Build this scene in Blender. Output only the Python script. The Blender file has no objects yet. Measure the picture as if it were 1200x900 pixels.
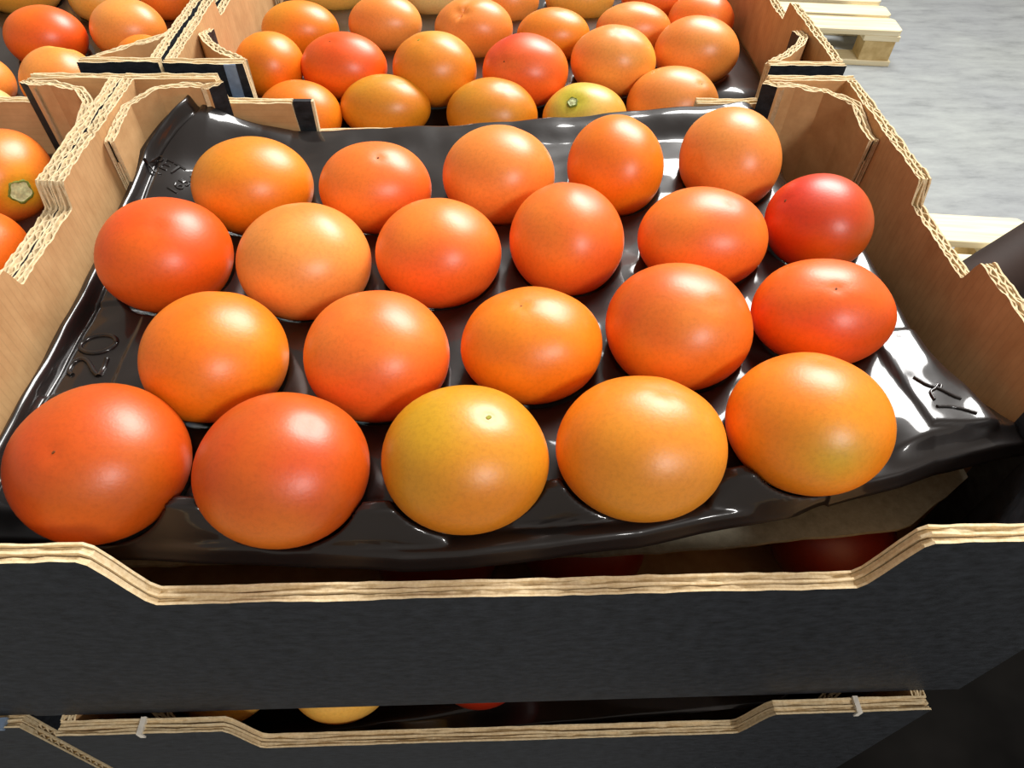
import bpy, math, random
import numpy as np
from mathutils import Vector, Matrix, Euler

random.seed(7)
rng = np.random.default_rng(7)
S = bpy.context.scene
COL = S.collection

# ------------------------------------------------------------------ camera
FPX = 806.5
cam = bpy.data.cameras.new('camera')
cam.sensor_fit = 'HORIZONTAL'
cam.sensor_width = 36.0
cam.lens = FPX / 1200.0 * 36.0
cam.clip_start = 0.01
cam.clip_end = 60
camo = bpy.data.objects.new('camera', cam)
COL.objects.link(camo)
camo.location = (0.1931, -0.0893, 0.3161)
camo.rotation_euler = (0.709, -0.018, -0.0326)
S.camera = camo

# ------------------------------------------------------------------ world, lamps, exposure
W_ = bpy.data.worlds.new('hall_light')
S.world = W_
W_.use_nodes = True
W_.node_tree.nodes['Background'].inputs['Color'].default_value = (1.0, 0.88, 0.77, 1)
W_.node_tree.nodes['Background'].inputs['Strength'].default_value = 0.36


def area(name, loc, target, sx, sy, power, color):
    l = bpy.data.lights.new(name, 'AREA')
    l.shape = 'RECTANGLE'
    l.size = sx
    l.size_y = sy
    l.energy = power
    l.color = color
    o = bpy.data.objects.new(name, l)
    COL.objects.link(o)
    o.location = loc
    d = Vector(target) - Vector(loc)
    o.rotation_euler = d.to_track_quat('-Z', 'Y').to_euler()
    return o


# two rows of ceiling lamps in the hall: one behind the stacks to the right, one behind the photographer
area('ceiling_lamp_back', (1.75, 2.9, 3.0), (0.3, 0.3, 0.0), 2.3, 1.6, 310, (1.0, 0.98, 0.95))
area('ceiling_lamp_front', (2.1, -2.7, 2.9), (0.2, 0.1, 0.1), 0.75, 0.5, 78, (1.0, 0.97, 0.94))

S.view_settings.view_transform = 'Standard'
S.view_settings.look = 'None'
S.view_settings.gamma = 1.0
S.view_settings.use_curve_mapping = False
S.view_settings.exposure = 0.0

# ------------------------------------------------------------------ materials


def lin(c):
    return tuple(((v / 255.0) / 12.92 if v / 255.0 <= 0.04045 else ((v / 255.0 + 0.055) / 1.055) ** 2.4) for v in c)


class NT:
    def __init__(self, name):
        self.m = bpy.data.materials.new(name)
        self.m.use_nodes = True
        self.t = self.m.node_tree
        self.b = self.t.nodes['Principled BSDF']

    def n(self, typ, **kw):
        nd = self.t.nodes.new(typ)
        for k, v in kw.items():
            if k in nd.inputs:
                nd.inputs[k].default_value = v
            else:
                setattr(nd, k, v)
        return nd

    def l(self, a, b):
        self.t.links.new(a, b)

    def ramp(self, src, stops):
        r = self.n('ShaderNodeValToRGB')
        e = r.color_ramp.elements
        while len(e) < len(stops):
            e.new(0.5)
        for i, (p, c) in enumerate(stops):
            e[i].position = p
            e[i].color = (*c, 1)
        self.l(src, r.inputs[0])
        return r.outputs[0]

    def bump(self, src, strength, dist):
        b = self.n('ShaderNodeBump')
        b.inputs['Strength'].default_value = strength
        b.inputs['Distance'].default_value = dist
        self.l(src, b.inputs['Height'])
        self.l(b.outputs[0], self.b.inputs['Normal'])
        return b


def mat_paper(name, c1, c2, scale, stretch=(1, 1, 1), rough=0.85, fl=None, flmix=0.25):
    k = NT(name)
    tc = k.n('ShaderNodeTexCoord')
    mp = k.n('ShaderNodeMapping')
    mp.inputs['Scale'].default_value = stretch
    k.l(tc.outputs['Object'], mp.inputs['Vector'])
    nz = k.n('ShaderNodeTexNoise', Scale=scale, Detail=6.0, Roughness=0.65)
    k.l(mp.outputs[0], nz.inputs['Vector'])
    col = k.ramp(nz.outputs[0], [(0.3, c1), (0.7, c2)])
    if fl:
        uv = k.n('ShaderNodeUVMap')
        sp = k.n('ShaderNodeSeparateXYZ')
        k.l(uv.outputs[0], sp.inputs[0])
        mu = k.n('ShaderNodeMath', operation='MULTIPLY')
        mu.inputs[1].default_value = 2 * math.pi / 0.0075
        k.l(sp.outputs['X' if fl == 'v' else 'Y'], mu.inputs[0])
        sn = k.n('ShaderNodeMath', operation='SINE')
        k.l(mu.outputs[0], sn.inputs[0])
        pw = k.n('ShaderNodeMath', operation='POWER')
        ab = k.n('ShaderNodeMath', operation='ABSOLUTE')
        k.l(sn.outputs[0], ab.inputs[0])
        k.l(ab.outputs[0], pw.inputs[0])
        pw.inputs[1].default_value = 30.0
        n2 = k.n('ShaderNodeTexNoise', Scale=60.0)
        k.l(tc.outputs['Object'], n2.inputs['Vector'])
        mm = k.n('ShaderNodeMath', operation='MULTIPLY')
        k.l(pw.outputs[0], mm.inputs[0])
        k.l(n2.outputs[0], mm.inputs[1])
        m3 = k.n('ShaderNodeMath', operation='MULTIPLY')
        k.l(mm.outputs[0], m3.inputs[0])
        m3.inputs[1].default_value = flmix
        mx = k.n('ShaderNodeMix', data_type='RGBA')
        k.l(m3.outputs[0], mx.inputs[0])
        k.l(col, mx.inputs[6])
        mx.inputs[7].default_value = (*[v * 0.35 for v in c1], 1)
        col = mx.outputs[2]
    k.l(col, k.b.inputs['Base Color'])
    k.b.inputs['Roughness'].default_value = rough
    k.b.inputs['Specular IOR Level'].default_value = 0.3
    k.bump(nz.outputs[0], 0.25, 0.0006)
    return k.m


M = {}
KR1, KR2 = lin((192, 148, 99)), lin((214, 172, 121))
M['kraft_v'] = mat_paper('kraft_upright_flutes', KR1, KR2, 90, (1, 1, 0.6), fl='v')
M['kraft_h'] = mat_paper('kraft_level_flutes', KR1, KR2, 90, (0.6, 1, 1), fl='h', flmix=0.15)
M['kraft'] = mat_paper('kraft_plain', KR1, KR2, 90)
M['kraft_pale'] = mat_paper('kraft_pale', lin((196, 164, 122)), lin((214, 184, 142)), 90)
M['edge'] = mat_paper('torn_kraft_edge', lin((212, 186, 140)), lin((240, 222, 184)), 500)
M['flute'] = mat_paper('flute_paper', lin((196, 172, 130)), lin((230, 210, 172)), 500)
M['black'] = mat_paper('black_printed_board', lin((20, 22, 25)), lin((47, 51, 57)), 230, (0.7, 1, 1.3), rough=0.55)
M['grey_pad'] = mat_paper('grey_pad_board', lin((132, 126, 108)), lin((158, 152, 132)), 300, rough=0.9)

k = NT('black_plastic')
nz = k.n('ShaderNodeTexNoise', Scale=55.0, Detail=3.0)
tc = k.n('ShaderNodeTexCoord')
k.l(tc.outputs['Object'], nz.inputs['Vector'])
k.b.inputs['Base Color'].default_value = (*lin((27, 23, 22)), 1)
k.b.inputs['Roughness'].default_value = 0.40
k.b.inputs['Coat Weight'].default_value = 0.75
k.b.inputs['Coat Roughness'].default_value = 0.07
k.b.inputs['Specular IOR Level'].default_value = 0.24
k.bump(nz.outputs[0], 0.22, 0.0012)
M['plastic'] = k.m

k = NT('tomato_skin')
at = k.n('ShaderNodeAttribute', attribute_name='skin')
tc = k.n('ShaderNodeTexCoord')
n1 = k.n('ShaderNodeTexNoise', Scale=620.0, Detail=4.0, Roughness=0.7)
k.l(tc.outputs['Object'], n1.inputs['Vector'])
n2 = k.n('ShaderNodeTexNoise', Scale=900.0, Detail=2.0)
k.l(tc.outputs['Object'], n2.inputs['Vector'])
sp = k.ramp(n1.outputs[0], [(0.30, (0.89, 0.87, 0.84)), (0.56, (1.02, 1.02, 1.02))])
mx = k.n('ShaderNodeMix', data_type='RGBA', blend_type='MULTIPLY')
mx.inputs[0].default_value = 1.0
k.l(at.outputs['Color'], mx.inputs[6])
k.l(sp, mx.inputs[7])
k.l(mx.outputs[2], k.b.inputs['Base Color'])
k.b.inputs['Roughness'].default_value = 0.40
k.b.inputs['Specular IOR Level'].default_value = 0.62
k.b.inputs['Subsurface Weight'].default_value = 0.12
k.b.inputs['Subsurface Radius'].default_value = (1.0, 0.35, 0.1)
k.b.inputs['Subsurface Scale'].default_value = 0.004
k.bump(n2.outputs[0], 0.10, 0.0004)
M['tomato'] = k.m


def flat(name, c, rough=0.6, scale=200, var=0.15, metal=0, spec=0.4):
    k = NT(name)
    tc = k.n('ShaderNodeTexCoord')
    nz = k.n('ShaderNodeTexNoise', Scale=float(scale), Detail=4.0)
    k.l(tc.outputs['Object'], nz.inputs['Vector'])
    c = lin(c)
    k.l(k.ramp(nz.outputs[0], [(0.3, tuple(v * (1 - var) for v in c)), (0.7, tuple(min(1, v * (1 + var)) for v in c))]), k.b.inputs['Base Color'])
    k.b.inputs['Roughness'].default_value = rough
    k.b.inputs['Metallic'].default_value = metal
    k.bump(nz.outputs[0], 0.15, 0.0005)
    k.b.inputs['Specular IOR Level'].default_value = spec
    return k.m


M['scar'] = flat('brown_scar', (112, 62, 20), 0.7, 2000)
M['scar_green'] = flat('green_scar', (150, 148, 40), 0.7, 2000)
M['stem'] = flat('stem_scar_green', (216, 224, 168), 0.75, 900, 0.2)
M['stem_rim'] = flat('stem_rim', (120, 132, 52), 0.75, 900, 0.3)
M['tape_blue'] = flat('blue_grey_tape', (120, 140, 165), 0.35, 300)
M['tape_white'] = flat('white_tape', (225, 220, 208), 0.5, 300)
M['bin'] = flat('dark_brown_plastic', (13, 12, 11), 0.95, 12, 0.5, spec=0.03)
M['bar'] = flat('dark_bar', (44, 30, 24), 0.7, 20, 0.2, spec=0.2)

# pale pallet wood
k = NT('pale_pallet_wood')
tc = k.n('ShaderNodeTexCoord')
mp = k.n('ShaderNodeMapping')
mp.inputs['Scale'].default_value = (1.2, 22, 22)
k.l(tc.outputs['Object'], mp.inputs['Vector'])
nz = k.n('ShaderNodeTexNoise', Scale=3.0, Detail=6.0)
k.l(mp.outputs[0], nz.inputs['Vector'])
k.l(k.ramp(nz.outputs[0], [(0.3, lin((226, 208, 164))), (0.7, lin((248, 238, 206)))]), k.b.inputs['Base Color'])
k.b.inputs['Roughness'].default_value = 0.7
k.bump(nz.outputs[0], 0.2, 0.002)
M['wood'] = k.m
k = NT('block_wood')
tc = k.n('ShaderNodeTexCoord')
nz = k.n('ShaderNodeTexNoise', Scale=30.0, Detail=6.0)
k.l(tc.outputs['Object'], nz.inputs['Vector'])
k.l(k.ramp(nz.outputs[0], [(0.3, lin((190, 158, 100))), (0.7, lin((222, 196, 140)))]), k.b.inputs['Base Color'])
k.b.inputs['Roughness'].default_value = 0.8
M['block'] = k.m

# worn grey hall floor
k = NT('worn_grey_floor')
tc = k.n('ShaderNodeTexCoord')
mp = k.n('ShaderNodeMapping')
mp.inputs['Scale'].default_value = (1.0, 3.2, 1.0)
k.l(tc.outputs['Object'], mp.inputs['Vector'])
n1 = k.n('ShaderNodeTexNoise', Scale=5.0, Detail=9.0, Roughness=0.7)
k.l(mp.outputs[0], n1.inputs['Vector'])
n2 = k.n('ShaderNodeTexNoise', Scale=1.1, Detail=3.0)
k.l(tc.outputs['Object'], n2.inputs['Vector'])
ca = k.ramp(n1.outputs[0], [(0.28, lin((124, 127, 129))), (0.46, lin((148, 151, 153))), (0.72, lin((166, 170, 170)))])
cb = k.ramp(n2.outputs[0], [(0.35, (0.90, 0.92, 0.95)), (0.65, (1.05, 1.08, 1.04))])
mx = k.n('ShaderNodeMix', data_type='RGBA', blend_type='MULTIPLY')
mx.inputs[0].default_value = 1.0
k.l(ca, mx.inputs[6])
k.l(cb, mx.inputs[7])
k.l(mx.outputs[2], k.b.inputs['Base Color'])
k.b.inputs['Roughness'].default_value = 0.55
k.bump(n1.outputs[0], 0.2, 0.004)
M['floor'] = k.m

# ------------------------------------------------------------------ object helpers


def tag(o, label=None, cat=None, group=None, kind=None):
    if label:
        o['label'] = label
    if cat:
        o['category'] = cat
    if group:
        o['group'] = group
    if kind:
        o['kind'] = kind
    return o


def empty(name, loc=(0, 0, 0), rz=0.0):
    o = bpy.data.objects.new(name, None)
    o.empty_display_size = 0.02
    o.location = loc
    o.rotation_euler = (0, 0, rz)
    COL.objects.link(o)
    return o


class MB:
    """collects faces with a material index and a uv per vertex"""

    def __init__(self):
        self.v = []
        self.f = []
        self.mi = []
        self.uv = []

    def add(self, vs, uvs=None):
        i = len(self.v)
        self.v.extend(vs)
        self.uv.extend(uvs if uvs else [(0, 0)] * len(vs))
        return i

    def face(self, f, m=0):
        self.f.append(f)
        self.mi.append(m)

    def box(self, x0, y0, z0, x1, y1, z1, m=0):
        i = self.add([(x0, y0, z0), (x1, y0, z0), (x1, y1, z0), (x0, y1, z0), (x0, y0, z1), (x1, y0, z1), (x1, y1, z1), (x0, y1, z1)])
        for q in ((0, 3, 2, 1), (4, 5, 6, 7), (0, 1, 5, 4), (1, 2, 6, 5), (2, 3, 7, 6), (3, 0, 4, 7)):
            self.face(tuple(i + a for a in q), m)

    def tube(self, pts, r, n=8, m=0):
        pts = [Vector(p) for p in pts]
        rings = []
        for j, p in enumerate(pts):
            d = (pts[min(j + 1, len(pts) - 1)] - pts[max(j - 1, 0)]).normalized()
            a = d.cross(Vector((0, 0, 1)))
            if a.length < 1e-3:
                a = d.cross(Vector((1, 0, 0)))
            a.normalize()
            b = d.cross(a).normalized()
            rings.append(self.add([tuple(p + (a * math.cos(t) + b * math.sin(t)) * r) for t in [2 * math.pi * q / n for q in range(n)]]))
        for j in range(len(rings) - 1):
            for q in range(n):
                self.face((rings[j] + q, rings[j] + (q + 1) % n, rings[j + 1] + (q + 1) % n, rings[j + 1] + q), m)
        self.face(tuple(rings[0] + q for q in range(n)), m)
        self.face(tuple(rings[-1] + n - 1 - q for q in range(n)), m)

    def mesh(self, name, mats, smooth=False):
        me = bpy.data.meshes.new(name)
        me.from_pydata(self.v, [], self.f)
        for m in mats:
            me.materials.append(m)
        me.polygons.foreach_set('material_index', self.mi)
        if smooth:
            me.polygons.foreach_set('use_smooth', [True] * len(self.f))
        uvl = me.uv_layers.new(name='UVMap')
        idx = np.empty(len(me.loops), dtype=np.int32)
        me.loops.foreach_get('vertex_index', idx)
        uvl.data.foreach_set('uv', np.array(self.uv, dtype=np.float32)[idx].ravel())
        me.update()
        return me

    def build(self, name, mats, parent=None, smooth=False, loc=(0, 0, 0)):
        o = bpy.data.objects.new(name, self.mesh(name, mats, smooth))
        o.location = loc
        COL.objects.link(o)
        if parent:
            o.parent = parent
        return o


def bevel(o, w, seg=2):
    b = o.modifiers.new('edge', 'BEVEL')
    b.width = w
    b.segments = seg
    b.limit_method = 'ANGLE'
    return o


def sstep(a, b, x):
    t = np.clip((x - a) / (b - a), 0, 1)
    return t * t * (3 - 2 * t)


def pnoise(n, amp, step):
    """smooth 1-d noise"""
    m = int(n / step) + 3
    c = rng.uniform(-amp, amp, m)
    x = np.arange(n) / step
    i = x.astype(int)
    t = x - i
    t = t * t * (3 - 2 * t)
    return c[i] * (1 - t) + c[i + 1] * t


# ------------------------------------------------------------------ setting
FZ = -0.98
mb = MB()
mb.box(-3.0, -3.0, FZ - 0.05, 6.0, 7.0, FZ)
tag(mb.build('floor', [M['floor']]), kind='structure')

# ------------------------------------------------------------------ corrugated board


def wall(name, path, top, t, orient, mats, parent, zb=0.0, layers=2, ends=(False, False), front_mat=None, jitter=0.0005, depth=0.012, lam=0.0072):
    """Board of `layers` flutings between paper sheets. path = plan polyline of its outer face,
    thickness to the left.  mats = [outer, inner, edge, flute]"""
    P = np.array(path, float)
    seg = np.diff(P, axis=0)
    L = np.hypot(seg[:, 0], seg[:, 1])
    cum = np.concatenate([[0], np.cumsum(L)])
    tot = cum[-1]
    ds = 0.0012 if orient == 'v' else 0.0022
    n = max(6, int(tot / ds) + 1)
    s = np.linspace(0, tot, n)
    s = np.unique(np.concatenate([s, cum]))
    n = len(s)
    X = np.interp(s, cum, P[:, 0])
    Y = np.interp(s, cum, P[:, 1])
    # mitred normals
    e = 1e-4
    tx = np.interp(s + e, cum, P[:, 0]) - np.interp(s - e, cum, P[:, 0])
    ty = np.interp(s + e, cum, P[:, 1]) - np.interp(s - e, cum, P[:, 1])
    ln = np.hypot(tx, ty)
    nx, ny = -ty / ln, tx / ln
    h = np.array([top(v) for v in s])
    mb = MB()
    w = 0.0008

    def strip(o1, o2, zt, zo, zi, mo, mi_, mt):
        a = mb.add([(X[i] + nx[i] * o1[i], Y[i] + ny[i] * o1[i], zo[i]) for i in range(n)], [(s[i], zo[i]) for i in range(n)])
        b = mb.add([(X[i] + nx[i] * o1[i], Y[i] + ny[i] * o1[i], zt[i]) for i in range(n)], [(s[i], zt[i]) for i in range(n)])
        c = mb.add([(X[i] + nx[i] * o2[i], Y[i] + ny[i] * o2[i], zt[i]) for i in range(n)], [(s[i], zt[i]) for i in range(n)])
        d = mb.add([(X[i] + nx[i] * o2[i], Y[i] + ny[i] * o2[i], zi[i]) for i in range(n)], [(s[i], zi[i]) for i in range(n)])
        for i in range(n - 1):
            m0 = mo(0.5 * (s[i] + s[i + 1])) if callable(mo) else mo
            mb.face((a + i, a + i + 1, b + i + 1, b + i), m0)
            mb.face((b + i, b + i + 1, c + i + 1, c + i), mt)
            mb.face((c + i, c + i + 1, d + i + 1, d + i), mi_)
        for i, flip in ((0, 0), (n - 1, 1)):
            q = (a + i, b + i, c + i, d + i)
            mb.face(q if flip == 0 else q[::-1], mt)

    one = np.ones(n)
    gap = t / layers
    for j in range(layers + 1):
        oc = j * gap
        if j == 0:
            o1, o2 = 0.0, w
        elif j == layers:
            o1, o2 = t - w, t
        else:
            o1, o2 = oc - w / 2, oc + w / 2
        wob = pnoise(n, 0.00035 if 0 < j < layers else 0.00015, 9)
        zt = h + pnoise(n, jitter, 2.2) + pnoise(n, jitter, 11)
        full = zb * one
        part = zt - depth
        if j == 0:
            strip(o1 + wob * 0, o2 + wob, zt, full, full, front_mat if front_mat else 0, 2, 2)
        elif j == layers:
            strip(o1 + wob, o2 + wob * 0, zt, full, full, 2, 1, 2)
        else:
            strip(o1 + wob, o2 + wob, zt, part, part, 2, 2, 2)
    for j in range(layers):
        oc = (j + 0.5) * gap
        A = gap / 2 - w * 0.8
        ph = rng.uniform(0, 6)
        if orient == 'v':
            off = oc + A * np.sin(2 * math.pi * (s + pnoise(n, 0.0012, 12)) / lam + ph)
            zt = h - 0.0003 + pnoise(n, jitter, 2.2)
            strip(off - 0.00042, off + 0.00042, zt, zt - depth, zt - depth, 3, 3, 3)
        else:
            zt = h - 0.0009 + pnoise(n, 0.0006, 2.0)
            wv = 0.86 * A
            sh = 0.16 * A * np.sin(2 * math.pi * h / 0.0045) + pnoise(n, 0.0004, 7)
            strip(oc - wv + sh, oc + wv + sh, zt, zt - depth, zt - depth, 3, 3, 3)
    # cut ends
    for which, on in enumerate(ends):
        if not on:
            continue
        i = 0 if which == 0 else n - 1
        sg = 1 if which == 0 else -1
        tdx, tdy = ny[i] * sg, -nx[i] * sg
        Z = np.arange(zb, h[i] - 0.001, 0.0011)
        for j in range(layers):
            oc = (j + 0.5) * gap
            A = gap / 2 - w * 0.8
            if orient == 'h':
                off = oc + A * np.sin(2 * math.pi * Z / 0.0066 + j)
            else:
                off = oc + Z * 0
            for dz_ in (-0.0003, 0.0003):
                a = mb.add([(X[i] + nx[i] * (off[q] + dz_) + tdx * 0.0002, Y[i] + ny[i] * (off[q] + dz_) + tdy * 0.0002, Z[q]) for q in range(len(Z))])
                b = mb.add([(X[i] + nx[i] * (off[q] + dz_) + tdx * 0.012, Y[i] + ny[i] * (off[q] + dz_) + tdy * 0.012, Z[q]) for q in range(len(Z))])
                for q in range(len(Z) - 1):
                    mb.face((a + q, a + q + 1, b + q + 1, b + q), 3)
                if dz_ < 0:
                    a0 = a
            for q in range(len(Z) - 1):
                mb.face((a0 + q, a0 + q + 1, a + q + 1, a + q), 3)
        for j in range(1, layers):
            o1, o2 = j * gap - w / 2, j * gap + w / 2
            q = [(X[i] + nx[i] * o + tdx * dd, Y[i] + ny[i] * o + tdy * dd, z) for o, dd, z in
                 ((o1, 0, zb), (o2, 0, zb), (o2, 0, h[i]), (o1, 0, h[i]), (o1, 0.012, zb), (o2, 0.012, zb), (o2, 0.012, h[i]), (o1, 0.012, h[i]))]
            a = mb.add(q)
            for fq in ((0, 1, 2, 3), (0, 3, 7, 4), (1, 5, 6, 2)):
                mb.face(tuple(a + r for r in fq), 2)
    return mb.build(name, mats, parent)


H = 0.1394
D = 0.2866
T = 0.006


def prof_cut(W, a, low=0.110, sl=0.0095, high=H):
    """front outline: high corners, long low middle with rounded shoulders"""
    def f(x):
        d = min(x, W - x)
        return high - (high - low) * float(sstep(a - 0.001, a + sl, d))
    return f


def prof_shelf(W, high=H, shelf=0.126, xs=0.049):
    def f(x):
        d = min(x, W - x)
        if d < xs:
            return high
        if d < 0.0865:
            return shelf
        return 0.098
    return f


def prof_side(yf, yb, low=0.1275):
    """side outline over y: high front, short low notch, high back"""
    def f(y):
        return H - (H - low) * float(sstep(yf - 0.003, yf + 0.002, y) * (1 - sstep(yb - 0.003, yb + 0.001, y)))
    return f


POST_B = [(0.0535, 0.0078), (0.0465, 0.0128), (0.036, 0.0118), (0.0215, 0.0165), (0.0118, 0.0310), (0.0118, 0.0606)]
POST_F = [(0.0445, 0.0078), (0.0385, 0.0128), (0.0320, 0.0172), (0.0180, 0.0350), (0.0118, 0.0470), (0.0118, 0.0600)]


def make_box(W, label, loc, front='cut', a=0.081, yf=0.1265, yb=0.183, front_ends=False, rz=0.0, group=None, post_drop=0.0):
    root = empty('tomato_box', loc, rz)
    tag(root, label, 'cardboard box', group)
    mh = [M['black'], M['kraft_h'], M['edge'], M['flute']]
    mv = [M['black'], M['kraft_v'], M['edge'], M['flute']]
    fp = prof_cut(W, a) if front == 'cut' else prof_shelf(W, shelf=0.098, xs=0.046)
    wall('front_wall', [(0, 0), (W, 0)], fp, T, 'h', mh, root, ends=(front_ends, front_ends), jitter=0.0004)
    sp = prof_side(yf, yb)
    wall('right_wall', [(W, T), (W, D - T)], lambda s: sp(s + T), T, 'v', mv, root)
    bp = prof_shelf(W)
    wall('back_wall', [(W, D), (0, D)], bp, T, 'h', mh, root, jitter=0.0004)
    wall('left_wall', [(0, D - T), (0, T)], lambda s: sp(D - T - s), T, 'v', mv, root)
    mb = MB()
    mb.box(T, T, 0.0, W - T, D - T, 0.005)
    mb.build('base', [M['kraft']], root)
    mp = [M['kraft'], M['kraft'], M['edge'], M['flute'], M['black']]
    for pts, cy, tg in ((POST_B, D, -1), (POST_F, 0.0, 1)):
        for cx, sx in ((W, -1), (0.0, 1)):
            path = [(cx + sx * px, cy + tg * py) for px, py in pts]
            fold_first = True
            # visible face must lie on the right of the path direction
            if (cx == 0.0) != (tg == 1):
                path = path[::-1]
                fold_first = False
            cum = sum(math.dist(path[i], path[i + 1]) for i in range(len(path) - 1))
            if fold_first:
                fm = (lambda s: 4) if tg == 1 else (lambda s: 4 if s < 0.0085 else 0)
                tp = lambda s, c=cum, hp=H - 0.0012 - post_drop: hp - 0.004 * float(sstep(c - 0.035, c, s)) + 0.0006 * math.sin(s * 160)
            else:
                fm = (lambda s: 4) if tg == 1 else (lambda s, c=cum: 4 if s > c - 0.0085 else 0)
                tp = lambda s, c=cum, hp=H - 0.0012 - post_drop: hp - 0.004 * float(sstep(c - 0.035, c, c - s)) + 0.0006 * math.sin(s * 160)
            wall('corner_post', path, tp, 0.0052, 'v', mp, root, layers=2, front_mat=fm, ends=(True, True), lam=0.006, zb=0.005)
    return root


BOX_A = make_box(0.4, 'black and kraft cardboard box in front holding the main tray of tomatoes', (0, 0, 0))
BOX_B = make_box(0.3727, 'black cardboard box directly underneath the front box, only its front rim showing', (0.0113, -0.0082, -H), a=0.0691, post_drop=0.012)
BOX_L = make_box(0.4, 'cardboard box at the left edge, touching the left wall of the front box', (-0.4006, 0.0006, 0.0), front_ends=True)
BOX_M = make_box(0.3727, 'dark cardboard box at the bottom left corner, under the left box', (-0.3775, -0.0045, -H), a=0.0691, front_ends=True, post_drop=0.012)
BOX_C = make_box(0.385, 'cardboard box right behind the front box, in the middle at the back', (0.0155, 0.2985, 0.0), front='shelf', yf=0.0925, yb=0.16)
BOX_D = make_box(0.4, 'cardboard box at the top left corner, behind the left box', (-0.3872, 0.3000, 0.0), front='shelf', yf=0.0925, yb=0.16)


def copy_tree(o):
    c = o.copy()
    COL.objects.link(c)
    for ch in o.children:
        d = ch.copy()
        COL.objects.link(d)
        d.parent = c
    return c


# the same boxes carry on below, down to the pallets
for src, k0 in ((BOX_B, 1), (BOX_M, 1), (BOX_C, 0), (BOX_D, 0)):
    lvl = 2 if k0 else 1
    while lvl <= 6:
        c = copy_tree(src)
        c.location = (src.location.x, src.location.y, -H * lvl)
        tag(c, 'cardboard tomato box further down in the stacks, hidden below', 'cardboard box', 'hidden boxes lower in the stacks')
        lvl += 1

# fittings on single boxes


def part_of(root, name):
    return [c for c in root.children if c.name.split('.')[0] == name][0]


mb = MB()
mb.box(0.0868, D - 0.0046, 0.06, 0.0968, D - 0.0016, 0.1262, 0)
mb.box(0.0968, D - 0.0046, 0.06, 0.0982, D - 0.0016, 0.1262, 1)
o = mb.build('fold_flap', [M['black'], M['edge']], part_of(BOX_A, 'back_wall'))
o['label'] = 'black folded end of the low shelf'
mb = MB()
mb.box(0.0335, -0.0010, 0.085, 0.0400, -0.0002, 0.1392)
o = mb.build('tape_strip', [M['tape_blue']], part_of(BOX_C, 'front_wall'))
o['label'] = 'blue grey tape strip on the black front corner'
for bx, x, mm in ((BOX_B, 0.0335, 'tape_white'), (BOX_B, 0.3395, 'tape_white')):
    mb = MB()
    mb.box(x, -0.0006, H - 0.004, x + 0.0022, T + 0.0004, H + 0.0011)
    o = mb.build('tape_strip', [M[mm]], part_of(bx, 'front_wall'))
    o['label'] = 'narrow white tape over the rim'
mb = MB()
mb.box(0.3615, -0.0006, H - 0.001, 0.3665, 0.004, H + 0.0012)
o = mb.build('tape_strip', [M['tape_blue']], part_of(BOX_M, 'front_wall'))
o['label'] = 'scrap of blue tape on the rim'

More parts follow.
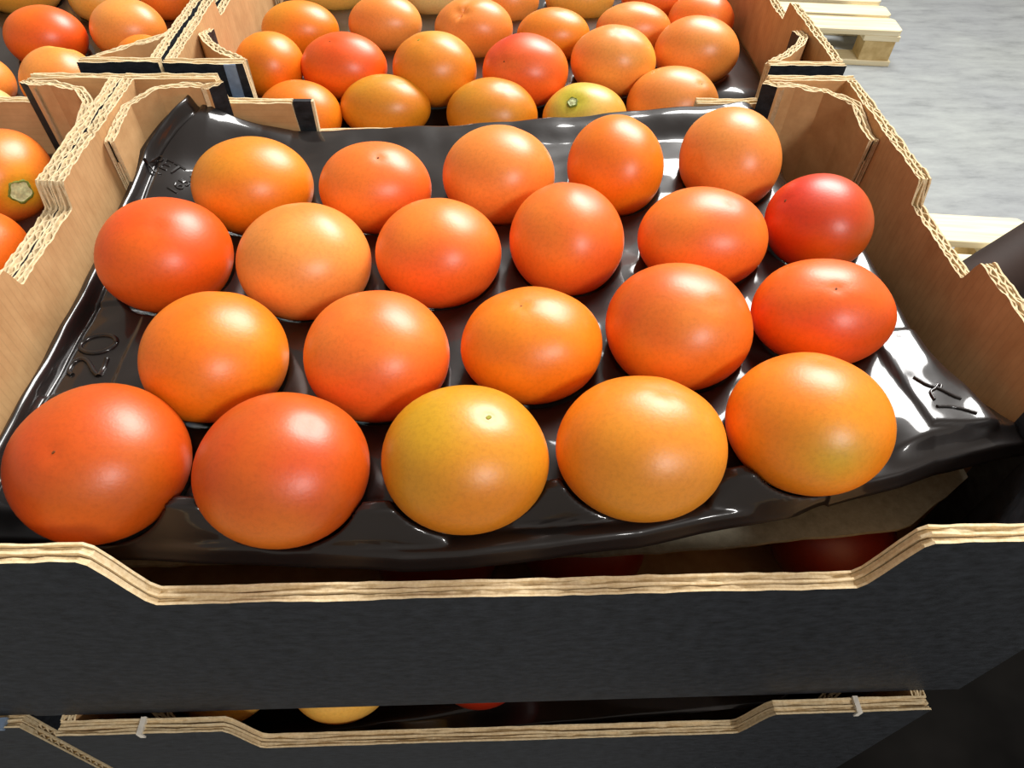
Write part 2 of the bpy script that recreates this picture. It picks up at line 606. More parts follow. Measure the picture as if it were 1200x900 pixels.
# ------------------------------------------------------------------ tomatoes
# key: x, y, z, half width, half depth, skin colour, second colour, mottling, scar(dx,dy,dz) or None, scar kind, label
R_ = {
    'red': ((208, 72, 8), (200, 92, 14)),
    'redor': ((242, 110, 16), (236, 88, 14)),
    'coral': ((242, 106, 34), (246, 132, 40)),
    'orange': ((240, 120, 14), (244, 140, 22)),
    'ochre': ((226, 134, 22), (212, 146, 32)),
    'amber': ((238, 132, 18), (230, 146, 34)),
    'peach': ((240, 140, 54), (244, 158, 72)),
    'brick': ((226, 98, 20), (236, 128, 30)),
    'deep': ((150, 36, 12), (136, 44, 14)),  # dark red, deepened further to stand in for shade under the tray
    'yellow': ((240, 166, 60), (236, 190, 92)),
    'pale': ((240, 176, 92), (226, 206, 140)),
}
TOM = {
    'a1': (.0635, .0449, .1215, .0281, .0278, 'red', 'Large wide red tomato at the left end of the front row, front box'),
    'a2': (.1252, .0399, .1240, .0285, .0271, 'red', 'Red tomato with a small dimple on top, second from left in the front row'),
    'a3': (.1851, .0412, .1264, .0276, .0260, 'ochre', 'Ochre orange tomato with a greenish brown tip, middle of the front row'),
    'a4': (.2438, .0426, .1288, .0285, .0255, 'amber', 'Amber orange tomato, fourth in the front row between the ochre one and the yellow-spotted one'),
    'a5': (.3022, .0505, .1311, .0274, .0256, 'orange', 'Orange tomato with a yellow blotch low down, right end of the front row'),
    'b1': (.0903, .0913, .1226, .0265, .0272, 'orange', 'Bright orange tomato at the left end of the second row, beside the embossed 20'),
    'b2': (.1516, .0892, .1251, .0271, .0263, 'coral', 'Coral red tomato, second from left in the second row'),
    'b3': (.2101, .0913, .1274, .0271, .0241, 'orange', 'Flat orange tomato in the middle of the second row, behind the ochre and amber ones'),
    'b4': (.2667, .0982, .1297, .0276, .0267, 'brick', 'Brick orange tomato with grainy skin, fourth in the second row'),
    'b5': (.3243, .1030, .1320, .0272, .0228, 'redor', 'Wide red-orange tomato at the right end of the second row, near the right wall'),
    'c1': (.0531, .1541, .1211, .0277, .0275, 'redor', 'Round red-orange tomato at the left end of the third row'),
    'c2': (.1151, .1464, .1236, .0279, .0275, 'peach', 'Pinkish orange tomato, second from left in the third row'),
    'c3': (.1725, .1487, .1259, .0270, .0257, 'coral', 'Coral tomato, third from left in the third row'),
    'c4': (.2287, .1552, .1281, .0254, .0272, 'coral', 'Tall coral orange tomato, fourth from left in the third row'),
    'c5': (.2876, .1523, .1305, .0281, .0243, 'coral', 'Coral red tomato, fifth in the third row, left of the deep red one'),
    'c6': (.3407, .1603, .1326, .0230, .0233, 'red', 'Deep red glossy tomato against the right wall of the front box'),
    'd1': (.0799, .2056, .1222, .0285, .0260, 'amber', 'Wide orange tomato at the left end of the fourth row, beside the empty tray corner'),
    'd2': (.1404, .2006, .1246, .0267, .0238, 'coral', 'Red-orange tomato, second from left in the fourth row'),
    'd3': (.1997, .2064, .1270, .0276, .0264, 'peach', 'Light orange tomato in the middle of the fourth row'),
    'd4': (.2569, .2107, .1293, .0236, .0266, 'orange', 'Narrow tall orange tomato, fourth in the fourth row'),
    'd5': (.3143, .2136, .1316, .0242, .0272, 'peach', 'Tall pale orange tomato at the right end of the fourth row'),
    'e1': (.0735, .3368, .0880, .0270, .0245, 'orange', 'Orange tomato at the left end of the nearest row in the back box'),
    'e2': (.1278, .3490, .0880, .0297, .0227, 'ochre', 'Tapering golden orange tomato, second in the nearest row of the back box'),
    'e3': (.1978, .3392, .0880, .0296, .0251, 'ochre', 'Golden tomato half hidden by the black tray rim, middle of the nearest back-box row'),
    'e4': (.2585, .3348, .0880, .0279, .0245, 'yellow', 'Yellow-orange tomato with a green stem scar in the back box'),
    'e5': (.3200, .3541, .0880, .0305, .0264, 'peach', 'Pale-topped tomato at the right end of the nearest back-box row'),
    'f1': (.0490, .3810, .1000, .0230, .0240, 'orange', 'Red-orange tomato beside the left corner post of the back box'),
    'f2': (.0993, .3790, .1000, .0285, .0246, 'redor', 'Red-orange tomato, second in the second row of the back box'),
    'f3': (.1598, .3770, .1000, .0284, .0268, 'amber', 'Large brownish orange tomato, third in the second row of the back box'),
    'f4': (.2214, .3750, .1000, .0292, .0262, 'coral', 'Reddest tomato in the middle of the back box'),
    'f5': (.2830, .3895, .1000, .0298, .0262, 'peach', 'Orange tomato with a strong white highlight, fifth in the second back-box row'),
    'f6': (.3440, .4050, .1000, .0300, .0262, 'peach', 'Large orange tomato against the right wall of the back box'),
    'g1': (.0580, .4460, .0970, .0280, .0226, 'amber', 'Pale brown-orange tomato at the left end of the third back-box row'),
    'g2': (.1193, .4580, .0970, .0276, .0224, 'peach', 'Orange tomato, second in the third row of the back box'),
    'g3': (.1860, .4490, .0970, .0292, .0246, 'peach', 'Orange tomato with a creased red top in the back box'),
    'g4': (.2453, .4390, .0970, .0271, .0210, 'amber', 'Yellowish orange tomato, fourth in the third row of the back box'),
    'g5': (.3065, .4510, .0970, .0282, .0208, 'peach', 'Low flattened orange-red tomato, fifth in the third row of the back box'),
    'g6': (.3620, .4680, .0970, .0252, .0222, 'coral', 'Orange tomato at the right end of the third back-box row, next to the wall'),
    'h1': (.0680, .5320, .0940, .0274, .0220, 'yellow', 'Pale orange tomato at the top edge, left in the farthest back-box row'),
    'h2': (.1542, .5260, .0940, .0280, .0225, 'pale', 'Palest tomato at the top edge, second in the farthest back-box row'),
    'h3': (.2110, .5130, .0940, .0277, .0230, 'peach', 'Pinkish tomato at the top edge, middle of the farthest back-box row'),
    'h4': (.2728, .5200, .0940, .0287, .0226, 'yellow', 'Golden tomato at the top edge, fourth in the farthest back-box row'),
    'h5': (.3370, .5220, .0940, .0294, .0230, 'coral', 'Orange tomato at the top edge, right end of the farthest back-box row'),
    'i1': (-.1369, .4595, .0850, .0281, .0248, 'redor', 'Reddest tomato in the top left box'),
    'i2': (-.0994, .3894, .0850, .0247, .0259, 'peach', 'Orange tomato with a dented yellow top, nearest to the corner of the top left box'),
    'i3': (-.0808, .4746, .0850, .0277, .0250, 'peach', 'Light orange tomato behind the cardboard corner of the top left box'),
    'i4': (-.1970, .5556, .0850, .0320, .0240, 'yellow', 'Yellow-orange tomato in the very corner of the photo, top left box'),
    'i5': (-.1249, .5380, .0850, .0240, .0240, 'yellow', 'Golden tomato at the top edge between two orange ones, top left box'),
    'i6': (-.0700, .5420, .0850, .0225, .0225, 'coral', 'Orange tomato at the top edge beside the right wall of the top left box'),
    'i7': (-.1541, .3866, .0850, .0228, .0220, 'peach', 'Orange tomato cut by the left photo edge, left of the dented one'),
    'i8': (-.1284, .3400, .0850, .0208, .0217, 'pale', 'Pale greenish-white tomato at the left photo edge in the top left box'),
    'i9': (-.0520, .4230, .0850, .0200, .0190, 'amber', 'Small amber tomato peeking out behind the corner panel of the top left box'),
    'n1': (-.0613, .2400, .1060, .0221, .0266, 'coral', 'Tomato with a round green stem scar at the left photo edge'),
    'n2': (-.0458, .1693, .1060, .0256, .0273, 'redor', 'Red-orange tomato at the left photo edge, below the one with the stem scar'),
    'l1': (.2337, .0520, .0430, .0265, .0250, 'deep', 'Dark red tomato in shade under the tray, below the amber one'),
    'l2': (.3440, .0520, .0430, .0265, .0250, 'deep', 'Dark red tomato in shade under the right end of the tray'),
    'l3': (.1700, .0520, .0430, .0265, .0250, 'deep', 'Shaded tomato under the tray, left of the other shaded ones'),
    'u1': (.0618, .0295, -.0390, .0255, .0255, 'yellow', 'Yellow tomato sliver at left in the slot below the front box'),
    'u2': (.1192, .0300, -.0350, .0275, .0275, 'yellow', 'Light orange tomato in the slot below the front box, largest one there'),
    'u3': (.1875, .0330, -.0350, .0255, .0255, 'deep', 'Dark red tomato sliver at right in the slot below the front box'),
}
GROUPS = {'a': 'tomatoes in the front box', 'b': 'tomatoes in the front box', 'c': 'tomatoes in the front box', 'd': 'tomatoes in the front box',
          'e': 'tomatoes in the back box', 'f': 'tomatoes in the back box', 'g': 'tomatoes in the back box', 'h': 'tomatoes in the back box',
          'i': 'tomatoes in the top left box', 'n': 'tomatoes in the left box', 'l': 'tomatoes of the lower layer', 'u': 'tomatoes in the box underneath'}
# direction (in the tomato's own proportions) of the blossom or stem end where the photograph shows it
POLE = {
    'a1': ((-.05, -.39, .92), 's'), 'a2': ((.41, .07, .91), 'd'), 'a3': ((.30, .03, .95), 'g'), 'a4': ((.19, .30, .94), 'd'), 'a5': ((.07, .44, .90), 'd'),
    'b2': ((-.12, .11, .99), 'd'), 'b3': ((-.18, .02, .98), 's'), 'b4': ((.31, -.36, .88), 'd'), 'b5': ((-.14, -.29, .95), 's'),
    'b1': ((.05, .75, .65), 'd'), 'c1': ((.2, -.3, .93), 'd'), 'c2': ((-.1, .5, .86), 'd'), 'c3': ((.0, .45, .9), 'd'), 'c4': ((.1, .5, .85), 'd'),
    'c6': ((-.80, .0, .58), 's'), 'd2': ((.15, -.23, .96), 's'), 'd5': ((-.8, -.5, .2), 'd'),
    'e4': ((-.38, -.45, .81), 't'), 'e5': ((.48, -.35, .81), 's'), 'f2': ((-.21, -.22, .95), 's'), 'f3': ((-.32, -.14, .94), 'g'), 'f4': ((-.53, -.59, .61), 's'),
    'g3': ((-.31, -.50, .81), 'c'), 'i2': ((.15, .5, .85), 'c'), 'n1': ((.76, -.65, .09), 't'), 'i8': ((.1, -.2, .97), 't'),
}
# second pigment patches: direction, colour, angular width
YELLOW = {'a5': ((-.05, -.80, .45), (220, 172, 44), .36), 'a3': ((-.45, .3, .8), (206, 156, 24), .9), 'e4': ((-.38, -.30, .85), (200, 186, 50), .75),
          'n1': ((.76, -.65, .09), (236, 196, 40), .42), 'i2': ((.1, .6, .8), (228, 190, 70), .5), 'f3': ((.3, .5, .8), (206, 168, 60), .6), 'f5': ((.8, -.3, .3), (214, 180, 60), .5),
          'f4': ((-.4, .3, .8), (226, 60, 20), .8), 'e2': ((-.2, .5, .85), (214, 150, 40), .8), 'c6': ((-.5, .2, .7), (224, 52, 14), .9),
          'b4': ((0, -.6, .7), (236, 130, 40), .6), 'a2': ((0, -.95, -.1), (228, 120, 30), .7), 'a4': ((.6, -.6, .3), (232, 146, 44), .7)}

NU, NV = 56, 40


def unit_dirs():
    th = np.linspace(0, math.pi, NV + 1)[1:-1]
    ph = np.linspace(0, 2 * math.pi, NU, endpoint=False)
    d = [(0, 0, 1.0)]
    for t_ in th:
        for p_ in ph:
            d.append((math.sin(t_) * math.cos(p_), math.sin(t_) * math.sin(p_), math.cos(t_)))
    d.append((0, 0, -1.0))
    f = []
    for q in range(NU):
        f.append((0, 1 + q, 1 + (q + 1) % NU))
    for r in range(NV - 2):
        for q in range(NU):
            a, b = 1 + r * NU + q, 1 + r * NU + (q + 1) % NU
            f.append((a, a + NU, b + NU, b))
    last = len(d) - 1
    o = 1 + (NV - 2) * NU
    for q in range(NU):
        f.append((o + q, last, o + (q + 1) % NU))
    return np.array(d), f


UD, UF = unit_dirs()


def lownoise(P, seed, freq):
    g = np.random.default_rng(seed)
    v = np.zeros(len(P))
    for i in range(9):
        w = g.normal(size=3)
        w = w / np.linalg.norm(w) * freq * g.uniform(0.6, 1.6)
        v += np.sin(P @ w + g.uniform(0, 6.28)) / 3.0
    return v


def make_tomato(key, rec, idx):
    x, y, z, ax, ay, skin, label = rec
    az = (ay if key[0] not in 'lu' else ax) * 0.86
    if key[0] in 'u':
        az = ax * 0.9
    g = np.random.default_rng(100 + idx)
    pole, kind = POLE.get(key, ((g.uniform(-.5, .5), g.uniform(-.2, .6), 0.8), 'n'))
    pole = Vector(pole).normalized()
    rot = Vector((0, 0, 1)).rotation_difference(pole).to_matrix()
    Rm = np.array(rot)
    sc = np.array((ax, ay, az))
    th = np.arccos(np.clip(UD[:, 2], -1, 1))
    phi = np.arctan2(UD[:, 1], UD[:, 0])
    r = 1 + 0.013 * lownoise(UD, 300 + idx, 1.8)
    ribs = int(g.integers(4, 7))
    r += 0.012 * np.cos(ribs * phi + g.uniform(0, 6)) * np.sin(th) ** 1.5 * np.cos(th / 2) ** 2
    dep, wid = {'s': (0.025, 0.10), 'd': (0.022, 0.14), 'g': (0.03, 0.10), 't': (0.07, 0.26), 'c': (0.13, 0.20), 'n': (0.015, 0.12)}[kind]
    r -= dep * np.exp(-(th / wid) ** 2)
    if kind == 'c':
        r -= 0.06 * np.exp(-(th / 0.6) ** 2) * np.exp(-((np.mod(phi, math.pi) - 1.0) / 0.35) ** 2)
    r -= 0.08 * np.exp(-((math.pi - th) / 0.3) ** 2)
    V = (UD * r[:, None]) @ Rm.T
    Pdir = UD @ Rm.T
    V = V * sc
    me = bpy.data.meshes.new('tomato')
    me.from_pydata(V.tolist(), [], UF)
    me.polygons.foreach_set('use_smooth', [True] * len(UF))
    me.materials.append(M['tomato'])
    # pigment: two skin tones in soft patches, plus a patch of its own where the fruit has one
    c1, c2 = (np.array(lin(c)) for c in R_[skin])
    nz = 0.5 + 0.5 * np.clip(lownoise(Pdir, 500 + idx, 2.2) + 0.35 * lownoise(Pdir, 700 + idx, 7.0), -1, 1)
    colr = c1[None] * (1 - nz[:, None]) + c2[None] * nz[:, None]
    if key in YELLOW:
        yd, yc, yw = YELLOW[key]
        yd = np.array(yd) / np.linalg.norm(yd)
        an = np.arccos(np.clip(Pdir @ yd, -1, 1)) + 0.12 * lownoise(Pdir, 900 + idx, 6.0)
        m = np.exp(-(an / yw) ** 2)[:, None]
        colr = colr * (1 - m) + np.array(lin(yc))[None] * m
    at = me.attributes.new('skin', 'FLOAT_COLOR', 'POINT')
    at.data.foreach_set('color', np.concatenate([colr, np.ones((len(colr), 1))], axis=1).astype(np.float32).ravel())
    o = bpy.data.objects.new('tomato', me)
    o.location = (x, y, z)
    COL.objects.link(o)
    tag(o, label, 'tomato', GROUPS[key[0]])
    # scar as a part
    if kind in 'sgt':
        tip = np.array(pole) * (1 - dep + (0.030 if kind == 't' else 0.004)) * sc
        nrm = (np.array(pole) / sc)
        nrm = Vector(nrm / np.linalg.norm(nrm))
        q = Vector((0, 0, 1)).rotation_difference(nrm).to_matrix()
        mb = MB()
        rad = {'s': 0.0006, 'g': 0.0011, 't': 0.0062 if key != 'e4' else 0.0034}[kind]
        n = 22
        rings = []
        prof = [(1.0, -0.0008, 1), (0.92, 0.0006, 1), (0.80, 0.0003, 0), (0.5, 0.0000, 0), (0.25, 0.0005, 0)]
        if kind != 't':
            prof = [(1.0, -0.0003, 0), (0.6, 0.0002, 0)]
        for rr, zz, mi in prof:
            ring = []
            for a in range(n):
                wob = 1 + (0.09 * math.sin(5 * a * 6.283 / n) + g.uniform(-.06, .06) if kind == 't' else 0.25 * math.sin(2 * a * 6.283 / n))
                p = Vector((rr * rad * wob * math.cos(a * 6.283 / n), rr * rad * wob * math.sin(a * 6.283 / n), zz + (g.uniform(-.0002, .0003) if kind == 't' else 0)))
                ring.append(tuple(q @ p + Vector(tip)))
            rings.append((mb.add(ring), mi))
        for (r0, m0), (r1, m1) in zip(rings, rings[1:]):
            for a in range(n):
                mb.face((r0 + a, r0 + (a + 1) % n, r1 + (a + 1) % n, r1 + a), m0)
        mb.face(tuple(rings[-1][0] + a for a in range(n)), 0)
        if kind == 't':
            s_ = mb.build('stem_scar', [M['stem'], M['stem_rim']], o, smooth=True)
            s_['label'] = 'pale green corky stem scar'
        else:
            s_ = mb.build('blossom_scar', [M['scar_green' if kind == 'g' else 'scar']], o)
            s_['label'] = 'tiny brown scar'
    return o


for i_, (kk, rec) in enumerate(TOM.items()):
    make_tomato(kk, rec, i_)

# ------------------------------------------------------------------ black pocket trays (liners)


def liner(name, label, xl, xr, yf, yb, zt, pockets, nu, nv, extra=None, parent=None):
    """plastic sheet: zt(x,y) is its top plane; bowls are pressed into it under the tomatoes"""
    v = np.linspace(0, 1, nv)
    u = np.linspace(0, 1, nu)
    U, V = np.meshgrid(u, v)
    XL = np.array([xl(t) for t in v])[:, None]
    XR = np.array([xr(t) for t in v])[:, None]
    X = XL + (XR - XL) * U
    YF, YB = yf(X), yb(X)
    Y = YF + (YB - YF) * V
    Z = zt(X, Y, Y - YF, YB - Y)
    for (px, py, pz, pa, pb, pc) in pockets:
        r2 = ((X - px) / (pa + 0.0011)) ** 2 + ((Y - py) / (pb + 0.0011)) ** 2
        bowl = pz - (pc + 0.0011) * np.sqrt(np.clip(1 - r2, 0, 1)) + 0.4 * np.clip(r2 - 1, 0, 9)
        kk = 0.0016
        hmx = np.clip(0.5 + 0.5 * (bowl - Z) / kk, 0, 1)
        Zs = bowl * (1 - hmx) + Z * hmx - kk * hmx * (1 - hmx)
        hard = np.where(r2 < 1, np.minimum(Zs, bowl), Zs)
        Z = np.where(r2 < 1.35, hard, Z)
    me = bpy.data.meshes.new(name)
    vs = np.stack([X, Y, Z], axis=-1).reshape(-1, 3)
    idx = np.arange(nu * nv).reshape(nv, nu)
    f = np.stack([idx[:-1, :-1], idx[:-1, 1:], idx[1:, 1:], idx[1:, :-1]], axis=-1).reshape(-1, 4)
    me.from_pydata(vs.tolist(), [], f.tolist())
    me.polygons.foreach_set('use_smooth', [True] * len(f))
    me.materials.append(M['plastic'])
    o = bpy.data.objects.new(name, me)
    COL.objects.link(o)
    sm = o.modifiers.new('sheet', 'SOLIDIFY')
    sm.thickness = 0.0005
    sm.offset = -1
    tag(o, label, 'plastic tray')

    def height(px, py):
        d = (X - px) ** 2 + (Y - py) ** 2
        return float(Z.ravel()[np.argmin(d)])
    o_height[name + str(len(o_height))] = height
    return o, height


o_height = {}


def pockets_of(prefixes):
    return [(r[0], r[1], r[2], r[3], r[4], r[4] * 0.86) for k_, r in TOM.items() if k_[0] in prefixes]


FE = np.array([(0.012, 0.0275), (0.0289, 0.0246), (0.066, 0.0205), (0.1092, 0.0171), (0.139, 0.0143), (0.1642, 0.0119), (0.1863, 0.0122), (0.2058, 0.0138),
               (0.2425, 0.0174), (0.2719, 0.0224), (0.2959, 0.0261), (0.3182, 0.0318), (0.3376, 0.0361), (0.3515, 0.0407), (0.3817, 0.0466), (0.3880, 0.0480)])
HUMPS = [(0.0863, 0.0226, 0.0225), (0.1571, 0.0177, 0.0205), (0.2226, 0.0242, 0.0205), (0.2880, 0.0268, 0.0190)]
RIM = np.array([(0.0, .121), (.045, .125), (.07, .116), (.086, .1125), (.15, .115), (.2086, .1185), (.341, .1305), (.352, .128), (.39, .120)])


def zt_main(X, Y, df, db):
    zc = 0.119 + 0.04 * X
    top = zc - 0.0112
    # front flange: low lip, then up to the top plane
    fl = zc - 0.0178 + 0.0018 * np.sin(np.clip(df / 0.010, 0, 1) * math.pi) - 0.004 * (1 - sstep(0, 0.003, df))
    cor = sstep(0.318, 0.345, X) * 1.0 + (1 - sstep(0.030, 0.050, X))
    rise = sstep(0.010, 0.022, df)
    risec = sstep(0.004, 0.012, df)
    rr = rise * (1 - cor) + risec * cor
    Z = fl * (1 - rr) + top * rr
    for hx, hy, hw in HUMPS:
        q = np.clip(1 - ((X - hx) / (hw * 1.12)) ** 2, 0, 1) ** 0.42
        a = np.clip((Y - hy) / 0.0065, 0, 1)
        fall = 1 - sstep(0.0095, 0.018, Y - hy)
        Z = np.maximum(Z, fl + (0.0150 * q) * a * fall - 0.0001)
    # back rim
    rb = np.interp(X, RIM[:, 0], RIM[:, 1])
    t_ = 1 - sstep(0.004, 0.024 + 0.022 * (1 - sstep(0.03, 0.065, X)), db)
    Z = Z * (1 - t_) + np.maximum(rb, Z) * t_
    # left bead and outer lip, and the back left corner standing up
    xo = X - (0.0120 + 0.016 * sstep(0.236, 0.272, Y))
    Z = Z + 0.0045 * np.exp(-((xo - 0.0062) / 0.0020) ** 2) - 0.0030 * (1 - sstep(0.0005, 0.0035, xo)) - 0.0022 * np.exp(-((xo - 0.0100) / 0.0014) ** 2)
    Z = Z + 0.008 * (1 - sstep(0.02, 0.06, X)) * sstep(0.15, 0.25, Y)
    # recessed panels on the flat corners
    pl = np.maximum(np.abs(X - 0.0335) - 0.0125, np.abs(Y - 0.112) - 0.026)
    Z = Z - 0.0010 * (1 - sstep(-0.0008, 0.0008, pl)) * (X < 0.06)
    pr = np.maximum(np.abs(X - 0.0065 - 0.3560 + 0.12 * (Y - 0.075)) - 0.0135, np.abs(Y - 0.0790) - 0.0240)
    Z = Z + 0.0014 * (1 - sstep(-0.0012, 0.0012, pr))
    # right skirt
    Z = Z - 0.034 * sstep(0.362, 0.388, X) * sstep(0.060, 0.115, Y) - 0.012 * sstep(0.372, 0.387, X) * (1 - sstep(0.052, 0.125, Y)) * sstep(0.045, 0.07, Y)
    Z = Z - 0.030 * sstep(0.335, 0.375, X) * sstep(0.17, 0.22, Y)
    Z = Z + 0.0007 * np.sin(X * 130 + Y * 60) * np.sin(Y * 110 - X * 40) + 0.00010 * np.sin(X * 310 - Y * 190 + 1.0) * np.sin(Y * 270 + X * 120)
    return Z


LIN_A, h_main = liner('tomato_tray', 'glossy black plastic pocket tray under the tomatoes of the front box',
                      lambda v: 0.0105 + 0.016 * float(sstep(0.86, 1.0, v)), lambda v: 0.3885 - 0.038 * float(sstep(0.86, 0.98, v)),
                      lambda X: np.interp(X, FE[:, 0], FE[:, 1]), lambda X: 0.2745 + 0 * X,
                      zt_main, pockets_of('abcd'), 420, 320)


def strokes(name, lines, r, z_off=0.0002, label=None, mat='plastic'):
    mb = MB()
    for pts in lines:
        mb.tube([(x, y, h_main(x, y) + z_off) for x, y in pts], r, 6)
    o = mb.build(name, [M[mat]], LIN_A, smooth=True)
    if label:
        o['label'] = label
    return o


def smooth_line(pts, n=28):
    P = np.array(pts, float)
    tt = np.arange(len(P))
    t = np.linspace(0, len(P) - 1, n)
    out = []
    for q in t:                       # catmull-rom
        i = min(int(q), len(P) - 2)
        f = q - i
        p0, p1, p2, p3 = P[max(i - 1, 0)], P[i], P[i + 1], P[min(i + 2, len(P) - 1)]
        out.append(tuple(0.5 * ((2 * p1) + (-p0 + p2) * f + (2 * p0 - 5 * p1 + 4 * p2 - p3) * f * f + (-p0 + 3 * p1 - 3 * p2 + p3) * f ** 3)))
    return out


# embossed 20, read from the right side of the tray
ell = [(0.0330 + 0.0072 * math.cos(a), 0.1130 + 0.0052 * math.sin(a)) for a in np.linspace(0, 2 * math.pi, 30)]
two = smooth_line([(0.0285, 0.0965), (0.0262, 0.0985), (0.0262, 0.1030), (0.0290, 0.1050), (0.0325, 0.1030), (0.0360, 0.0985), (0.0385, 0.0962)])
base2 = [(0.0392, 0.0962), (0.0397, 0.1000), (0.0394, 0.1046)]
strokes('embossed_number', [ell, two, base2], 0.0011, 0.0000, 'raised number 20 moulded into the black plastic')
# right front corner: crossed fork-like strokes
sym = [smooth_line([(0.3535, 0.0765), (0.3570, 0.0725), (0.3605, 0.0708), (0.3650, 0.0672), (0.3672, 0.0662)]),
       smooth_line([(0.3566, 0.0655), (0.3568, 0.0690), (0.3592, 0.0708), (0.3612, 0.0728)]),
       smooth_line([(0.3612, 0.0706), (0.3622, 0.0722)]),
       smooth_line([(0.3560, 0.0622), (0.3610, 0.0622), (0.3650, 0.0612), (0.3695, 0.0590)])]
strokes('embossed_symbol', sym, 0.0006, 0.0002, 'raised crossed strokes moulded into the corner')


def text_on_tray(name, body, cx, cy, size, ang, label):
    cu = bpy.data.curves.new(name, 'FONT')
    cu.body = body
    cu.size = size
    cu.align_x = 'CENTER'
    cu.align_y = 'CENTER'
    cu.extrude = 0.0005
    cu.resolution_u = 2
    tmp = bpy.data.objects.new(name, cu)
    COL.objects.link(tmp)
    dg = bpy.context.evaluated_depsgraph_get()
    me = bpy.data.meshes.new_from_object(tmp.evaluated_get(dg))
    bpy.data.objects.remove(tmp)
    ca, sa = math.cos(ang), math.sin(ang)
    for vt in me.vertices:
        x, y = vt.co.x, vt.co.y
        X, Y = cx + ca * x - sa * y, cy + sa * x + ca * y
        vt.co = (X, Y, h_main(X, Y) + vt.co.z)
    me.materials.clear()
    me.materials.append(M['plastic'])
    o = bpy.data.objects.new(name, me)
    COL.objects.link(o)
    o.parent = LIN_A
    o['label'] = label
    return o


text_on_tray('embossed_letters', 'PET', 0.0285, 0.2335, 0.0105, math.radians(-24), 'small raised letters PET')
text_on_tray('embossed_letters', '165-0', 0.0395, 0.2225, 0.0085, math.radians(60), 'raised code running towards the back')
strokes('embossed_symbol', [[(0.0190, 0.2330), (0.0230, 0.2295), (0.0275, 0.2262)]], 0.0006, 0.0001, 'raised short line under the letters')

# plain trays of the other boxes


def zt_plain(z0, fdrop=0.010, seed=0):
    def f(X, Y, df, db):
        Z = z0 - 0.0125 + 0 * X
        Z = Z - fdrop * (1 - sstep(0.004, 0.016, df)) + 0.004 * (1 - sstep(0.002, 0.010, db))
        return Z + 0.0006 * np.sin(X * 130 + Y * 60 + seed)
    return f


liner('tomato_tray', 'black plastic pocket tray in the box behind, seen between its tomatoes', lambda v: .0245, lambda v: .3925,
      lambda X: 0.307 + 0.046 * (1 - sstep(0.02, 0.075, X)) + 0.046 * sstep(0.345, 0.392, X), lambda X: 0.576 + 0 * X,
      lambda X, Y, df, db: zt_plain(0.088)(X, Y, df, db) + 0.011 * sstep(0.35, 0.38, Y), pockets_of('efgh'), 190, 150)
liner('tomato_tray', 'black plastic pocket tray in the top left box', lambda v: -.378, lambda v: .004,
      lambda X: 0.309 + 0.046 * sstep(-0.05, 0.005, X), lambda X: 0.578 + 0 * X, zt_plain(0.085, seed=2), pockets_of('i'), 150, 110)
liner('tomato_tray', 'black plastic pocket tray in the left box', lambda v: -.393, lambda v: -.0125, lambda X: 0.012 + 0.05 * sstep(-0.06, -0.012, X),
      lambda X: 0.276 - 0.028 * sstep(-0.05, -0.015, X), zt_plain(0.106, seed=4), pockets_of('n'), 150, 110)


def zt_low(X, Y, df, db):
    z0 = -0.0350 - 0.0135 + 0 * X
    fl = np.clip(-0.0830 + 0.235 * (X - 0.08), -0.080, -0.020)
    r = sstep(0.008, 0.030, df)
    return np.minimum(fl, -0.012) * (1 - r) + np.maximum(z0, fl - 0.012) * r + 0.0005 * np.sin(X * 150)


liner('tomato_tray', 'black plastic pocket tray inside the box underneath', lambda v: .0205, lambda v: .3745, lambda X: 0.0025 + 0.052 * (1 - sstep(0.02, 0.075, X)) + 0.052 * sstep(0.325, 0.375, X),
      lambda X: 0.262 + 0 * X, zt_low, [(r[0], r[1], r[2], r[3], r[4], r[3] * 0.9) for k_, r in TOM.items() if k_[0] == 'u'], 150, 110)

# grey pad between the two layers of the front box
mb = MB()
nx_ = 60
pts_t, pts_b = [], []
for i in range(nx_ + 1):
    x = 0.012 + 0.376 * i / nx_
    yfront = float(np.interp(x, [0.012, 0.198, 0.262, 0.353, 0.388], [0.030, 0.0275, 0.0290, 0.0355, 0.058])) + rng.uniform(-.0005, .0005)
    zf = 0.0775 + 0.012 * x
    pts_t.append((x, yfront, zf))
    pts_b.append((x, 0.272, zf))
a = mb.add(pts_t)
b = mb.add(pts_b)
c = mb.add([(x, y, z - 0.0018) for x, y, z in pts_t])
d = mb.add([(x, y, z - 0.0018) for x, y, z in pts_b])
for i in range(nx_):
    mb.face((a + i, a + i + 1, b + i + 1, b + i))
    mb.face((c + i, d + i, d + i + 1, c + i + 1))
    mb.face((c + i, c + i + 1, a + i + 1, a + i))
tag(mb.build('layer_pad', [M['grey_pad']]), 'grey board pad showing under the front edge of the black tray', 'cardboard pad')

# ------------------------------------------------------------------ pallets


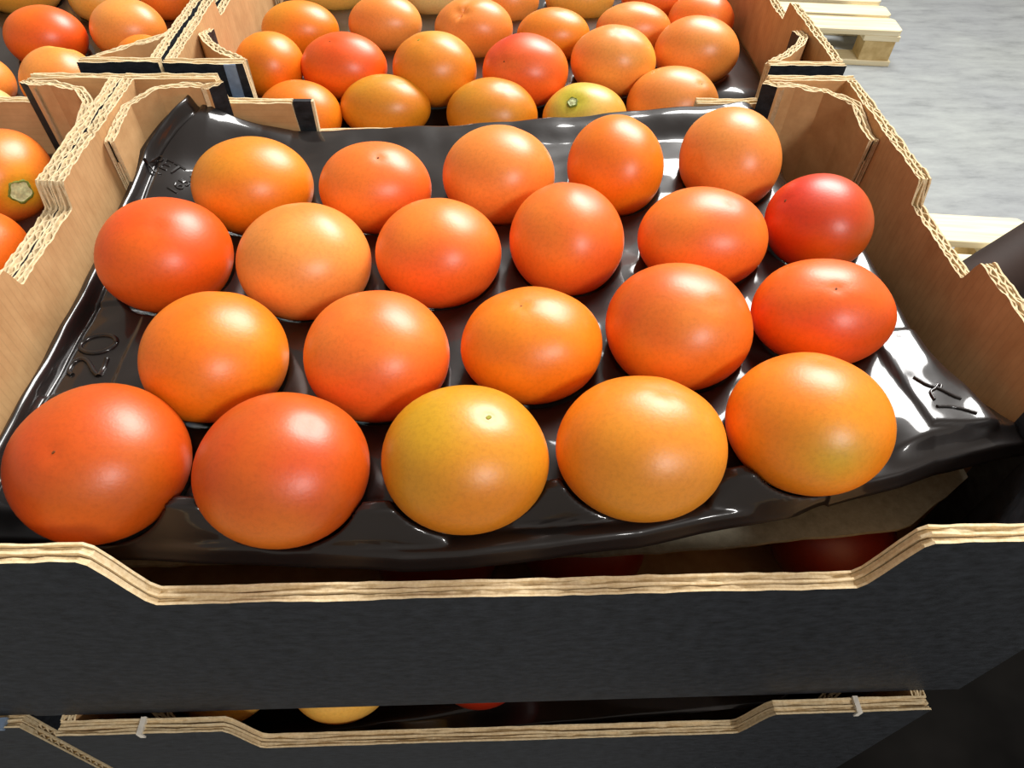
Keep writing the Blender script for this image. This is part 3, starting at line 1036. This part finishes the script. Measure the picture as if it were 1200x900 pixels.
def pallet(label, loc, rz, group):
    root = empty('pallet', loc, rz)
    tag(root, label, 'pallet', group)
    # origin: near right corner on the floor; length along -x, width along +y
    def piece(name, x0, y0, z0, x1, y1, z1, m, ch=0.0):
        mb = MB()
        if ch:
            i = mb.add([(x0 + ch, y0, z0), (x1 - ch, y0, z0), (x1, y0 + ch, z0), (x1, y1 - ch, z0), (x1 - ch, y1, z0), (x0 + ch, y1, z0), (x0, y1 - ch, z0), (x0, y0 + ch, z0)])
            j = mb.add([(a_[0], a_[1], z1) for a_ in mb.v[i:i + 8]])
            mb.face(tuple(i + 7 - q for q in range(8)))
            mb.face(tuple(j + q for q in range(8)))
            for q in range(8):
                mb.face((i + q, i + (q + 1) % 8, j + (q + 1) % 8, j + q))
        else:
            mb.box(x0, y0, z0, x1, y1, z1)
        bevel(mb.build(name, [M[m]], root), 0.002, 1)
    ys = [0.0, 0.155, 0.30, 0.445, 0.60]
    ws = [0.125, 0.10, 0.125, 0.10, 0.125]
    for yy, w_ in zip(ys, ws):
        piece('deck_slat', -1.2, yy, 0.122, 0, yy + w_, 0.144, 'wood', 0.014)
    for yy, w_ in ((0.0, 0.10), (0.29, 0.145), (0.625, 0.10)):
        piece('bottom_board', -1.2, yy, 0, 0, yy + w_, 0.022, 'wood')
        for xx in (-0.135, -0.672, -1.19):
            piece('block', xx, yy + 0.004, 0.022, xx + 0.125, yy + w_ - 0.004, 0.100, 'block')
    for xx in (-0.145, -0.672, -1.2):
        piece('stringer_board', xx, 0, 0.100, xx + 0.145, 0.725, 0.122, 'wood')
    return root


pallet('empty pale wooden pallet on the grey floor at the top right', (1.888, 2.745, FZ), math.radians(-5.5), 'empty pallets on the floor')
pallet('empty pale wooden pallet on the floor, just beyond the right wall of the front box', (1.640, 0.772, FZ), math.radians(-6.0), 'empty pallets on the floor')
pallet('wooden pallet at the bottom of the front stacks, hidden below the boxes', (0.43, -0.06, FZ), 0.0, 'pallets under the stacks')

# dark things to the right of the stack
hd = empty('trolley_handle', (0.60, 0.352, FZ))
tag(hd, 'dark brown push bar crossing behind the right wall of the front box', 'handle')


def hpt(t, z):
    return (0.078 * t, 0.051 * t, z - FZ)


mb = MB()
mb.tube([hpt(t, -0.118) for t in np.linspace(-0.4, 9.0, 8)], 0.031, 16)
mb.build('push_bar', [M['bar']], hd, smooth=True)
for t in (0.1, 8.5):
    mb = MB()
    mb.tube([hpt(t, z) for z in (FZ, -0.6, -0.118)], 0.016, 12)
    mb.build('upright', [M['bar']], hd, smooth=True)

# guessed bin, added to make the bottom right corner dark over the pale floor
bn = empty('bin', (0.76, -0.03, FZ))
tag(bn, 'dark plastic bin standing low beside the stack in the bottom right corner', 'bin')
mb = MB()
lo = [(-.27, -.29, 0), (.27, -.29, 0), (.27, .29, 0), (-.27, .29, 0)]
hi = [(-.31, -.33, .64), (.31, -.33, .64), (.31, .33, .64), (-.31, .33, .64)]
a = mb.add(lo + hi)
mb.face((a + 3, a + 2, a + 1, a))
for q in range(4):
    mb.face((a + q, a + (q + 1) % 4, a + 4 + (q + 1) % 4, a + 4 + q))
mb.face((a + 4, a + 5, a + 6, a + 7))
bevel(mb.build('body', [M['bin']], bn), 0.02, 3)
mb = MB()
mb.box(-.325, -.345, .64, .325, .345, .675)
bevel(mb.build('lid', [M['bin']], bn), 0.012, 3)
mb = MB()
mb.box(-.10, -.365, .645, .10, -.345, .668)
bevel(mb.build('lid_grip', [M['bin']], bn), 0.006, 2)
